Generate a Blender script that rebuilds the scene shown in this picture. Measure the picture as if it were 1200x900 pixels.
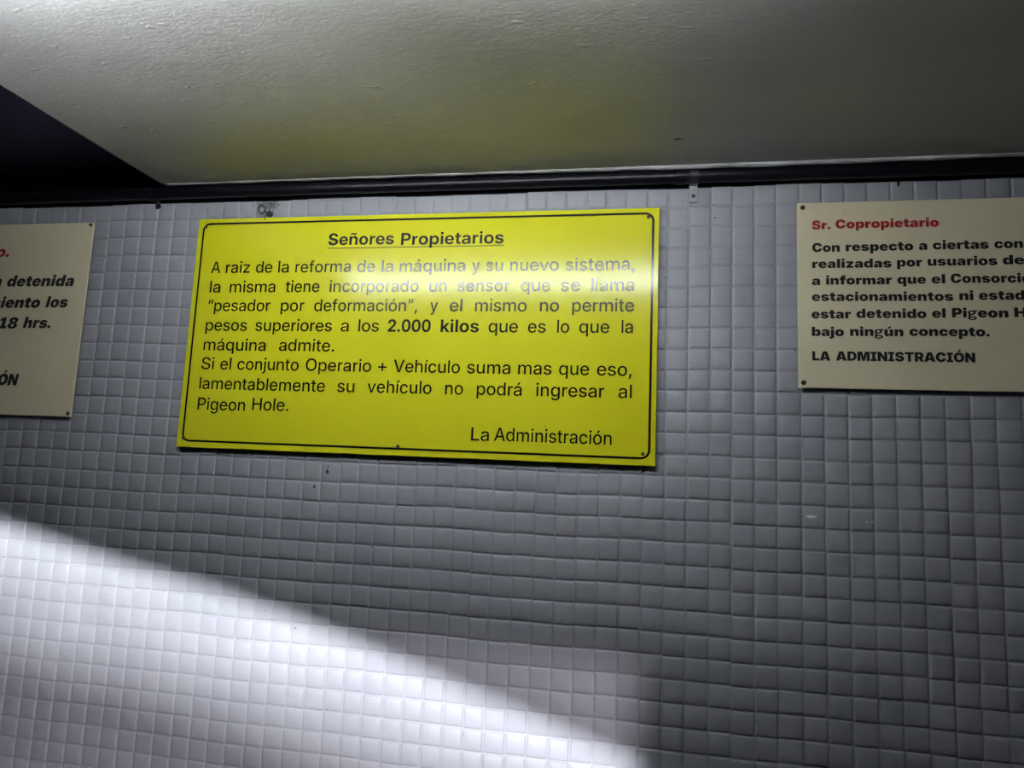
import bpy, bmesh, math, random
from mathutils import Vector, Matrix
import numpy as np
random.seed(7)
rng = np.random.default_rng(7)
for o in list(bpy.data.objects):
    bpy.data.objects.remove(o)
scene = bpy.context.scene
C = scene.collection

# ---------------------------------------------------------------- camera, world, light, exposure
cd = bpy.data.cameras.new('camera')
cam = bpy.data.objects.new('camera', cd)
C.objects.link(cam)
cd.sensor_width = 36.0
cd.lens = 24.0
cd.clip_start = 0.01
right, up, back = (0.9834986, 0.17575458, 0.04290489), (-0.02026827, -0.12862144, 0.99148662), (0.1797768, -0.97599531, -0.12293676)
m = Matrix.Identity(4)
for i in range(3):
    m[i][0], m[i][1], m[i][2] = right[i], up[i], back[i]
m[0][3], m[1][3], m[2][3] = 0.56753, -0.78481, 1.60127
cam.matrix_world = m
scene.camera = cam

w = bpy.data.worlds.new('world')
scene.world = w
w.use_nodes = True
w.node_tree.nodes['Background'].inputs[0].default_value = (0.62, 0.66, 0.80, 1)
w.node_tree.nodes['Background'].inputs[1].default_value = 0.012
vs = scene.view_settings
vs.view_transform = 'Standard'
vs.look = 'None'
vs.gamma = 1
vs.use_curve_mapping = False
vs.exposure = 0.0

TUBE_STRENGTH = 70.0
TUBE = (0.02, 0.65, -0.42, 1.9430)          # ends in x, distance from the wall, height
BEAM = (Vector((0.15, -4.0, 1.95)), 1800.0, 0.030)       # added unseen lamp, throws the diagonal streak through a baffle gap
VEIL = (Vector((1.60, -2.5, 1.65)), 175.0, 0.018)         # weaker added lamp for the faint patch beside the streak
UPLIGHT = (Vector((-3.0, -4.0, 0.60)), 3000.0, 0.13)     # third added lamp, low down, brightens the ceiling through the left gap
def lamp(name, loc, power, radius, color):
    ld = bpy.data.lights.new(name, 'POINT')
    ld.energy, ld.shadow_soft_size, ld.color = power, radius, color
    lo = bpy.data.objects.new(name, ld)
    lo.location = loc
    C.objects.link(lo)
    return lo
lamp('added_lamp', *BEAM, (0.95, 0.97, 1.0))
lamp('added_lamp', *VEIL, (1.0, 0.93, 1.0))
lamp('added_lamp', *UPLIGHT, (0.93, 0.95, 1.0))

# ---------------------------------------------------------------- helpers
def link(o, parent=None):
    C.objects.link(o)
    if parent is not None:
        o.parent = parent
    return o
def mesh_obj(name, bm, mat, parent=None, smooth=False):
    me = bpy.data.meshes.new(name)
    bm.normal_update()
    bm.to_mesh(me); bm.free()
    if smooth:
        for p in me.polygons: p.use_smooth = True
    me.materials.append(mat)
    return link(bpy.data.objects.new(name, me), parent)
def struct(o, label=None):
    o['kind'] = 'structure'
    if label: o['label'] = label
    return o
def thing(name, label, cat, loc=(0, 0, 0), group=None):
    o = bpy.data.objects.new(name, None)
    o.empty_display_size = 0.02
    o.location = loc
    o['label'] = label; o['category'] = cat
    if group: o['group'] = group
    return link(o)
def box(bm, x0, x1, y0, y1, z0, z1, bevel=0.0):
    r = bmesh.ops.create_cube(bm, size=1.0)
    for v in r['verts']:
        v.co = Vector((x0 + (v.co.x + .5) * (x1 - x0), y0 + (v.co.y + .5) * (y1 - y0), z0 + (v.co.z + .5) * (z1 - z0)))
    if bevel:
        es = list({e for v in r['verts'] for e in v.link_edges})
        bmesh.ops.bevel(bm, geom=es, offset=bevel, segments=2, affect='EDGES', profile=0.5)
def tube(bm, p0, p1, r0, r1=None, seg=20, caps=True):
    p0, p1 = Vector(p0), Vector(p1); d = p1 - p0
    rot = Vector((0, 0, 1)).rotation_difference(d).to_matrix().to_4x4()
    bmesh.ops.create_cone(bm, cap_ends=caps, segments=seg, radius1=r0, radius2=r0 if r1 is None else r1, depth=d.length,
                          matrix=Matrix.Translation((p0 + p1) / 2) @ rot)
def path_tube(bm, pts, r, seg=10, closed=False):
    pts = [Vector(p) for p in pts]; n = len(pts); rings = []
    ref = Vector((0.13, 0.97, 0.21))
    for i, p in enumerate(pts):
        a = pts[(i - 1) % n] if (closed or i > 0) else p
        b = pts[(i + 1) % n] if (closed or i < n - 1) else p
        t = (b - a).normalized(); u = t.cross(ref).normalized(); v = t.cross(u)
        rings.append([bm.verts.new(p + r * (math.cos(k * 2 * math.pi / seg) * u + math.sin(k * 2 * math.pi / seg) * v)) for k in range(seg)])
    for i in range(n if closed else n - 1):
        A, B = rings[i], rings[(i + 1) % n]
        for k in range(seg):
            bm.faces.new((A[k], A[(k + 1) % seg], B[(k + 1) % seg], B[k]))
    if not closed:
        bm.faces.new(rings[0][::-1]); bm.faces.new(rings[-1])
def prism(bm, poly, y0, y1):
    """polygon in x,z extruded from y0 to y1"""
    a = [bm.verts.new((x, y0, z)) for x, z in poly]; b = [bm.verts.new((x, y1, z)) for x, z in poly]
    n = len(poly)
    bm.faces.new(a); bm.faces.new(b[::-1])
    for i in range(n):
        bm.faces.new((a[i], b[i], b[(i + 1) % n], a[(i + 1) % n]))
    bmesh.ops.recalc_face_normals(bm, faces=bm.faces[:])

# ---------------------------------------------------------------- materials
class NT:
    def __init__(s, name):
        s.m = bpy.data.materials.new(name); s.m.use_nodes = True
        s.t = s.m.node_tree; s.b = s.t.nodes['Principled BSDF']
    def n(s, kind, **kw):
        o = s.t.nodes.new(kind)
        for k, v in kw.items():
            if k in o.bl_rna.properties: setattr(o, k, v)
            else: o.inputs[k].default_value = v
        return o
    def l(s, a, b): s.t.links.new(a, b)
    def pos(s, scale=(1, 1, 1)):
        g = s.n('ShaderNodeTexCoord'); mp = s.n('ShaderNodeMapping'); mp.inputs['Scale'].default_value = scale
        s.l(g.outputs['Object'], mp.inputs['Vector']); return mp.outputs['Vector']
    def noise(s, vec, scale, detail=4, rough=.55):
        o = s.n('ShaderNodeTexNoise'); o.inputs['Scale'].default_value = scale; o.inputs['Detail'].default_value = detail; o.inputs['Roughness'].default_value = rough
        s.l(vec, o.inputs['Vector']); return o.outputs['Fac']
    def ramp(s, fac, stops):
        r = s.n('ShaderNodeValToRGB'); e = r.color_ramp.elements
        while len(e) < len(stops): e.new(0.5)
        for k, (p, c) in enumerate(stops):
            e[k].position = p; e[k].color = (*c, 1) if len(c) == 3 else c
        s.l(fac, r.inputs['Fac']); return r.outputs['Color']
    def mix(s, fac, a, b):
        x = s.n('ShaderNodeMix', data_type='RGBA')
        for sock, v in ((x.inputs[0], fac), (x.inputs[6], a), (x.inputs[7], b)):
            if hasattr(v, 'links'): s.l(v, sock)
            else: sock.default_value = v if not isinstance(v, tuple) else (*v[:3], 1)
        return x.outputs[2]
    def math(s, op, a, b=None, clamp=False):
        x = s.n('ShaderNodeMath', operation=op); x.use_clamp = clamp
        for sock, v in zip(x.inputs, (a, b)):
            if v is None: continue
            if hasattr(v, 'links'): s.l(v, sock)
            else: sock.default_value = v
        return x.outputs[0]
    def bump(s, h, strength, dist, prev=None):
        b = s.n('ShaderNodeBump'); b.inputs['Strength'].default_value = strength; b.inputs['Distance'].default_value = dist
        s.l(h, b.inputs['Height'])
        if prev is not None: s.l(prev, b.inputs['Normal'])
        s.l(b.outputs['Normal'], s.b.inputs['Normal']); return b.outputs['Normal']
    def fin(s, col=None, rough=None, spec=None, metal=None):
        for k, v in (('Base Color', col), ('Roughness', rough), ('Specular IOR Level', spec), ('Metallic', metal)):
            if v is None: continue
            if hasattr(v, 'links'): s.l(v, s.b.inputs[k])
            else: s.b.inputs[k].default_value = (*v, 1) if isinstance(v, tuple) else v
        return s.m
def spots(t, fac_col, pts, col, wob=0.0035):
    """stains of their own shape at fixed places on the surface"""
    g = t.n('ShaderNodeTexCoord')
    nz = t.n('ShaderNodeTexNoise'); nz.inputs['Scale'].default_value = 260.0; t.l(g.outputs['Object'], nz.inputs['Vector'])
    out = fac_col
    for (x, y, z, rx, rz) in pts:
        mp = t.n('ShaderNodeMapping', vector_type='POINT')
        mp.inputs['Location'].default_value = (-x / rx, -y / rz, -z / rz); mp.inputs['Scale'].default_value = (1 / rx, 1 / rz, 1 / rz)
        t.l(g.outputs['Object'], mp.inputs['Vector'])
        ln = t.n('ShaderNodeVectorMath', operation='LENGTH'); t.l(mp.outputs['Vector'], ln.inputs[0])
        d = t.math('ADD', ln.outputs['Value'], t.math('MULTIPLY', t.math('SUBTRACT', nz.outputs['Fac'], .5), 2.2))
        f = t.math('SUBTRACT', 1.0, t.math('MULTIPLY', t.math('SUBTRACT', d, .75), 2.5, True), True)
        out = t.mix(f, out, col)
    return out

t = NT('grey_wall_paint'); P = t.pos()
c = t.ramp(t.noise(P, 9, 5), [(.3, (.265, .272, .305)), (.7, (.315, .320, .348))])
c = t.mix(t.ramp(t.noise(P, 38, 3), [(.62, (0, 0, 0)), (.75, (1, 1, 1))]), c, (.300, .296, .300))
c = t.mix(t.ramp(t.noise(P, 170, 3), [(.715, (0, 0, 0)), (.74, (1, 1, 1))]), c, (.11, .11, .12))
c = spots(t, c, [(.1994, 0, 1.5882, .0019, .0032), (.1843, 0, 1.5696, .0014, .0024), (.20, 0, 1.594, .0009, .0016), (.652, 0, 1.898, .0018, .0009), (.650, 0, 1.914, .0014, .0009)], (.035, .035, .04))
c = spots(t, c, [(.088, 0, 1.930, .017, .006)], (.15, .15, .155))
c = spots(t, c, [(.7531, 0, 1.5645, .0045, .0016), (.8141, 0, 1.5613, .0016, .0008), (.8085, 0, 1.5618, .0011, .0007)], (.75, .75, .74))
nb = t.bump(t.noise(P, 520, 3), .10, .0006)
t.bump(t.noise(P, 70, 3), .30, .0016, nb)
M_WALL = t.fin(c, .48, .35)

t = NT('ceiling_paint'); P = t.pos((1, 2.1, 1))
c = t.ramp(t.noise(P, 5, 5), [(.3, (.365, .362, .36)), (.7, (.43, .428, .425))])
c = spots(t, c, [(.6055, -.083, 1.954, .0055, .0022)], (.05, .045, .04))
h1 = t.noise(t.pos((1, 2.6, 1)), 150, 4, .6); h2 = t.noise(t.pos((1, 1.6, 1)), 38, 4, .6)
lump = t.ramp(t.noise(t.pos((1, 2.0, 1)), 46, 2), [(.68, (0, 0, 0)), (.80, (1, 1, 1))])
nb = t.bump(h1, .22, .0011); nb = t.bump(h2, .16, .003, nb); t.bump(lump, .35, .0012, nb)
M_CEIL = t.fin(c, .42, .45)

t = NT('black_paint'); P = t.pos()
t.bump(t.noise(P, 160, 4), .35, .0012)
M_BLACK = t.fin(t.ramp(t.noise(P, 20, 3), [(.3, (.006, .006, .012)), (.7, (.010, .010, .019))]), .36, .35)
t = NT('deep_black_paint'); P = t.pos()  # darker black, used on the upper wall
t.bump(t.noise(P, 160, 4), .35, .0012)
M_DEEP = t.fin(t.ramp(t.noise(P, 20, 3), [(.3, (.0012, .0012, .0042)), (.7, (.002, .002, .006))]), .6, .06)
t = NT('black_pipe_enamel'); P = t.pos()
t.bump(t.noise(P, 220, 3), .3, .0008)
M_PIPE = t.fin((.0045, .0045, .008), .34, .28)
t = NT('rusty_painted_strap'); P = t.pos()
t.bump(t.noise(P, 300, 3), .5, .0012)
M_STRAP = t.fin(t.ramp(t.noise(P, 240, 3), [(.4, (.008, .008, .012)), (.62, (.055, .05, .05))]), .5, .3)
t = NT('white_plaster'); P = t.pos()
t.bump(t.noise(P, 120, 4), .5, .002)
M_PLASTER = t.fin(t.ramp(t.noise(P, 30, 3), [(.35, (.45, .45, .46)), (.65, (.68, .68, .69))]), .6, .3)
t = NT('floor_concrete'); P = t.pos()
t.bump(t.noise(P, 40, 4), .3, .003)
M_FLOOR = t.fin(t.ramp(t.noise(P, 4, 5), [(.3, (.04, .04, .04)), (.7, (.07, .07, .068))]), .7)
t = NT('dark_baffle'); P = t.pos()  # for the added light baffles behind the camera
M_BAFFLE = t.fin(t.ramp(t.noise(P, 6, 4), [(.3, (.03, .03, .033)), (.7, (.045, .045, .048))]), .8, .2)

t = NT('yellow_sheet'); P = t.pos()
c = t.ramp(t.noise(P, 6, 3), [(.3, (.585, .58, .014)), (.7, (.615, .615, .020))])
c = t.mix(t.ramp(t.noise(P, 130, 2), [(.71, (0, 0, 0)), (.76, (1, 1, 1))]), c, (.40, .38, .02))
t.bump(t.noise(P, 11, 2), .10, .004)
M_YEL = t.fin(c, .165, .27)
t = NT('yellow_sheet_edge'); M_YEDGE = t.fin((.45, .47, .10), .4)
t = NT('black_print'); M_INK = t.fin((.007, .007, .006), .165, .38)
t = NT('cream_sheet'); P = t.pos()
c = t.ramp(t.noise(P, 7, 3), [(.3, (.62, .56, .38)), (.7, (.68, .62, .435))])
c = t.mix(t.ramp(t.noise(P, 150, 2), [(.72, (0, 0, 0)), (.77, (1, 1, 1))]), c, (.40, .33, .22))
M_CREAM = t.fin(c, .38, .4)
t = NT('matt_black_print'); M_INK2 = t.fin((.008, .007, .007), .4, .4)
t = NT('red_print'); M_RED = t.fin((.36, .012, .014), .4, .4)
t = NT('dark_screw_metal'); P = t.pos()
M_SCREW = t.fin(t.ramp(t.noise(P, 500, 2), [(.35, (.03, .022, .015)), (.65, (.09, .07, .05))]), .45, .5, .7)
t = NT('tarnished_iron'); P = t.pos()
M_IRON = t.fin(t.ramp(t.noise(P, 400, 3), [(.35, (.025, .024, .024)), (.65, (.10, .095, .09))]), .45, .5, .6)
t = NT('lamp_white'); M_LW = t.fin((.75, .75, .75), .4)
t = NT('tube_glow'); t.fin((.9, .9, .9), .4)
t.b.inputs['Emission Color'].default_value = (.93, .97, 1.0, 1)
t.b.inputs['Emission Strength'].default_value = TUBE_STRENGTH
M_TUBE = t.m

# ---------------------------------------------------------------- the setting
S = 0.024                                   # pitch of the mosaic
def tiles(c0, c1, r0, r1, prof):
    us = np.array([p[0] for p in prof]); n = len(us)
    hs = np.array([p[1] for p in prof])
    V, F = [], []
    base = 0
    sheet = {c: rng.normal(0, .0003) for c in range(-60, 140)}
    seam = {c: rng.normal(0, .00035) for c in range(-60, 140)}
    rowj = {r: rng.normal(0, .0003) for r in range(-20, 80)}
    cc, rr = np.arange(c0, c1), np.arange(r0, r1)
    idx = np.arange(n * n).reshape(n, n)
    quads = np.stack([idx[:-1, :-1], idx[:-1, 1:], idx[1:, 1:], idx[1:, :-1]], -1).reshape(-1, 4)
    for r in rr:
        for c in cc:
            blk = (c + 2) // 10
            jx, jz = rng.normal(0, .00022, 2)
            xl = c * S + seam[c]; xr = (c + 1) * S + seam[c + 1]
            wv = .0006 * math.sin(c * .55 + r * .2) + .0004 * math.sin(c * 1.3 + (blk % 5) * 2)
            zt = 1.6 - r * S + rowj[r] + wv; zb = 1.6 - (r + 1) * S + rowj[r + 1] + .0006 * math.sin(c * .55 + (r + 1) * .2) + .0004 * math.sin(c * 1.3 + (blk % 5) * 2)
            gap = .00035 if (c + 2) % 10 else .0009
            tx, tz = rng.normal(0, .013, 2); off = rng.normal(0, .00016)
            X = xl + us * (xr - xl); Z = zb + us * (zt - zb)
            gx, gz = np.meshgrid(X, Z)
            hx, hz = np.meshgrid(hs, hs)
            H = np.minimum(hx, hz) * .0015
            k = (np.minimum(hx, hz) > 0)
            gx = gx + jx * k; gz = gz + jz * k
            Y = .0015 - H - k * (off + tx * (gx - (xl + xr) / 2) + tz * (gz - (zb + zt) / 2))
            V.append(np.stack([gx, Y, gz], -1).reshape(-1, 3)); F.append(quads + base); base += n * n
    return np.concatenate(V), np.concatenate(F)
PROF = [(0, 0), (.028, 0), (.055, .62), (.12, .97), (.5, 1.08), (.88, .97), (.945, .62), (.972, 0), (1, 0)]
PROFL = [(0, 0), (.05, 0), (.12, .97), (.88, .97), (.95, 0), (1, 0)]
v1, f1 = tiles(-22, 46, -14, 21, PROF)
v2, f2 = tiles(-22, 46, 21, 66, PROFL)
v3, f3 = tiles(46, 74, -14, 66, PROFL)
vv = [v1, v2, v3]; ff = [f1, f2 + len(v1), f3 + len(v1) + len(v2)]
v = np.concatenate(vv); f = np.concatenate(ff)
me = bpy.data.meshes.new('wall_front')
me.vertices.add(len(v)); me.vertices.foreach_set('co', v.astype(np.float32).ravel())
me.loops.add(f.size); me.loops.foreach_set('vertex_index', f.astype(np.int32).ravel())
me.polygons.add(len(f)); me.polygons.foreach_set('loop_start', np.arange(0, f.size, 4, dtype=np.int32))
me.update(calc_edges=True)
me.polygons.foreach_set('use_smooth', np.ones(len(f), dtype=bool))
me.materials.append(M_WALL)
me.validate()
struct(link(bpy.data.objects.new('wall_front', me)), 'grey painted wall of small square mosaic tiles')

CZ = 1.954                                  # underside of the ceiling
CX = -0.054                                 # its left edge
bm = bmesh.new(); box(bm, CX, 1.78, -1.5, 0.0, CZ, CZ + .22); struct(mesh_obj('ceiling', bm, M_CEIL), 'low white painted plaster ceiling')
bm = bmesh.new(); box(bm, CX - .004, CX - .0002, -1.5, 0.0, CZ + .001, CZ + .22); struct(mesh_obj('trim_1', bm, M_BLACK), 'black painted edge of the low ceiling')
bm = bmesh.new()
box(bm, -.53, 1.78, .002, .12, 1.9362, 3.0)
pts = [(-.53, 1.9375)]                      # ragged lower edge of the black paint, with one drip
x = -.53
while x < 1.76:
    x += random.uniform(.006, .02)
    pts.append((x, (1.9382 if x > -.04 else 1.9388) + random.gauss(0, .0007)))
pts += [(1.78, 1.9380)]
poly = pts + [(1.78, 1.956), (-.53, 1.956)]
prism(bm, poly, -.0012, .003)
prism(bm, [(.8468, 1.940), (.8472, 1.9300), (.8479, 1.9292), (.8486, 1.9300), (.8491, 1.940)], -.0014, .001)
box(bm, -.53, CX, -.0010, .003, 1.950, 3.0)
struct(mesh_obj('wall_upper', bm, M_DEEP), 'black painted upper wall above the mosaic')
bm = bmesh.new()
n = 140; lo, hi = [], []
for i in range(n + 1):
    xx = CX + .006 + (1.77 - CX) * i / n
    w_ = .0015 + .0004 * math.sin(i * .9) + abs(random.gauss(0, .0004)) + .0030 * math.exp(-((xx - .72) / .26) ** 2)
    lo.append((xx, w_))
for i in range(n):
    (xa, wa), (xb, wb) = lo[i], lo[i + 1]
    q = [bm.verts.new(p) for p in ((xa, -.0215, CZ + .0004), (xb, -.0215, CZ + .0004), (xb, -.0190, CZ - wb), (xa, -.0190, CZ - wa), (xa, -.0165, CZ + .0004), (xb, -.0165, CZ + .0004))]
    bm.faces.new((q[0], q[3], q[2], q[1])); bm.faces.new((q[3], q[4], q[5], q[2]))
bmesh.ops.remove_doubles(bm, verts=bm.verts[:], dist=1e-6)
struct(mesh_obj('trim_2', bm, M_PLASTER, smooth=True), 'thin white plaster lip between ceiling and black pipe')
bm = bmesh.new(); box(bm, -3.5, 5.0, -5.0, .1, -.08, 0.0); struct(mesh_obj('floor', bm, M_FLOOR), 'concrete floor')

# unseen baffle added behind the camera, its three gaps cut to shape the light
def through(L, x, z, y):
    k = (y - 0.0) / (L.y - 0.0)
    return (x + (L.x - x) * k, z + (L.z - z) * k)
YA, YB = -1.5, -3.0
EDGE = [(-0.4861, 1.5429), (-0.256, 1.5009), (-0.0628, 1.4598), (0.061, 1.4384), (0.1829, 1.4098), (0.28, 1.3831), (0.3387, 1.3649), (0.4553, 1.3315), (0.5262, 1.3107), (0.5764, 1.2955)]
bpoly = [through(BEAM[0], x, z, YA) for x, z in EDGE]
x_r = bpoly[-1][0]; x_l = bpoly[0][0]; z_l = bpoly[0][1]
HB = 1.40                                    # bottom of the gap
vpoly = [through(VEIL[0], x, z, YA) for x, z in [(-0.5253, 1.3976), (0.5747, 1.3976)]]
bm = bmesh.new()
yf, yb = YA, YA - .006
ux0, ux1, uz0, uz1 = -1.36, -.76, 1.512, 1.90
prism(bm, [(-3.5, 0), (ux0, 0), (ux0, 3.2), (-3.5, 3.2)], yb, yf)
prism(bm, [(ux0, 0), (ux1, 0), (ux1, uz0), (ux0, uz0)], yb, yf)
prism(bm, [(ux0, uz1), (ux1, uz1), (ux1, 3.2), (ux0, 3.2)], yb, yf)
prism(bm, [(ux1, 0), (x_l, 0), (x_l, 3.2), (ux1, 3.2)], yb, yf)
prism(bm, [(x_l, 3.2)] + bpoly + [(x_r, 3.2)], yb, yf)
vx0, vx1, vz = vpoly[0][0], vpoly[1][0], vpoly[0][1]
prism(bm, [(x_r, 0), (vx0, 0), (vx0, 3.2), (x_r, 3.2)], yb, yf)
prism(bm, [(vx0, vz), (vx1, vz), (vx1, 3.2), (vx0, 3.2)], yb, yf)
prism(bm, [(vx0, 0), (vx1, 0), (vx1, 1.30), (vx0, 1.30)], yb, yf)
prism(bm, [(vx1, 0), (5.0, 0), (5.0, 3.2), (vx1, 3.2)], yb, yf)
prism(bm, [(x_l, 0), (x_r, 0), (x_r, HB), (x_l, HB)], yb, yf)
struct(mesh_obj('light_baffle', bm, M_BAFFLE), 'added dark light baffle with three openings, out of view')
lp = [through(BEAM[0], x, z, YB) for x, z in [(-0.6813, 1.4688), (-0.2389, 1.3941), (0.0603, 1.349), (0.2862, 1.2947), (0.4428, 1.2461), (0.7083, 1.1845)]]
bm = bmesh.new()  # second added baffle, gives the beam its soft lower edge
prism(bm, [(lp[0][0], 0)] + lp + [(lp[-1][0], 0)], YB - .05, YB)
struct(mesh_obj('low_light_baffle', bm, M_BAFFLE), 'added sloping light baffle behind the first, out of view')

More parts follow.
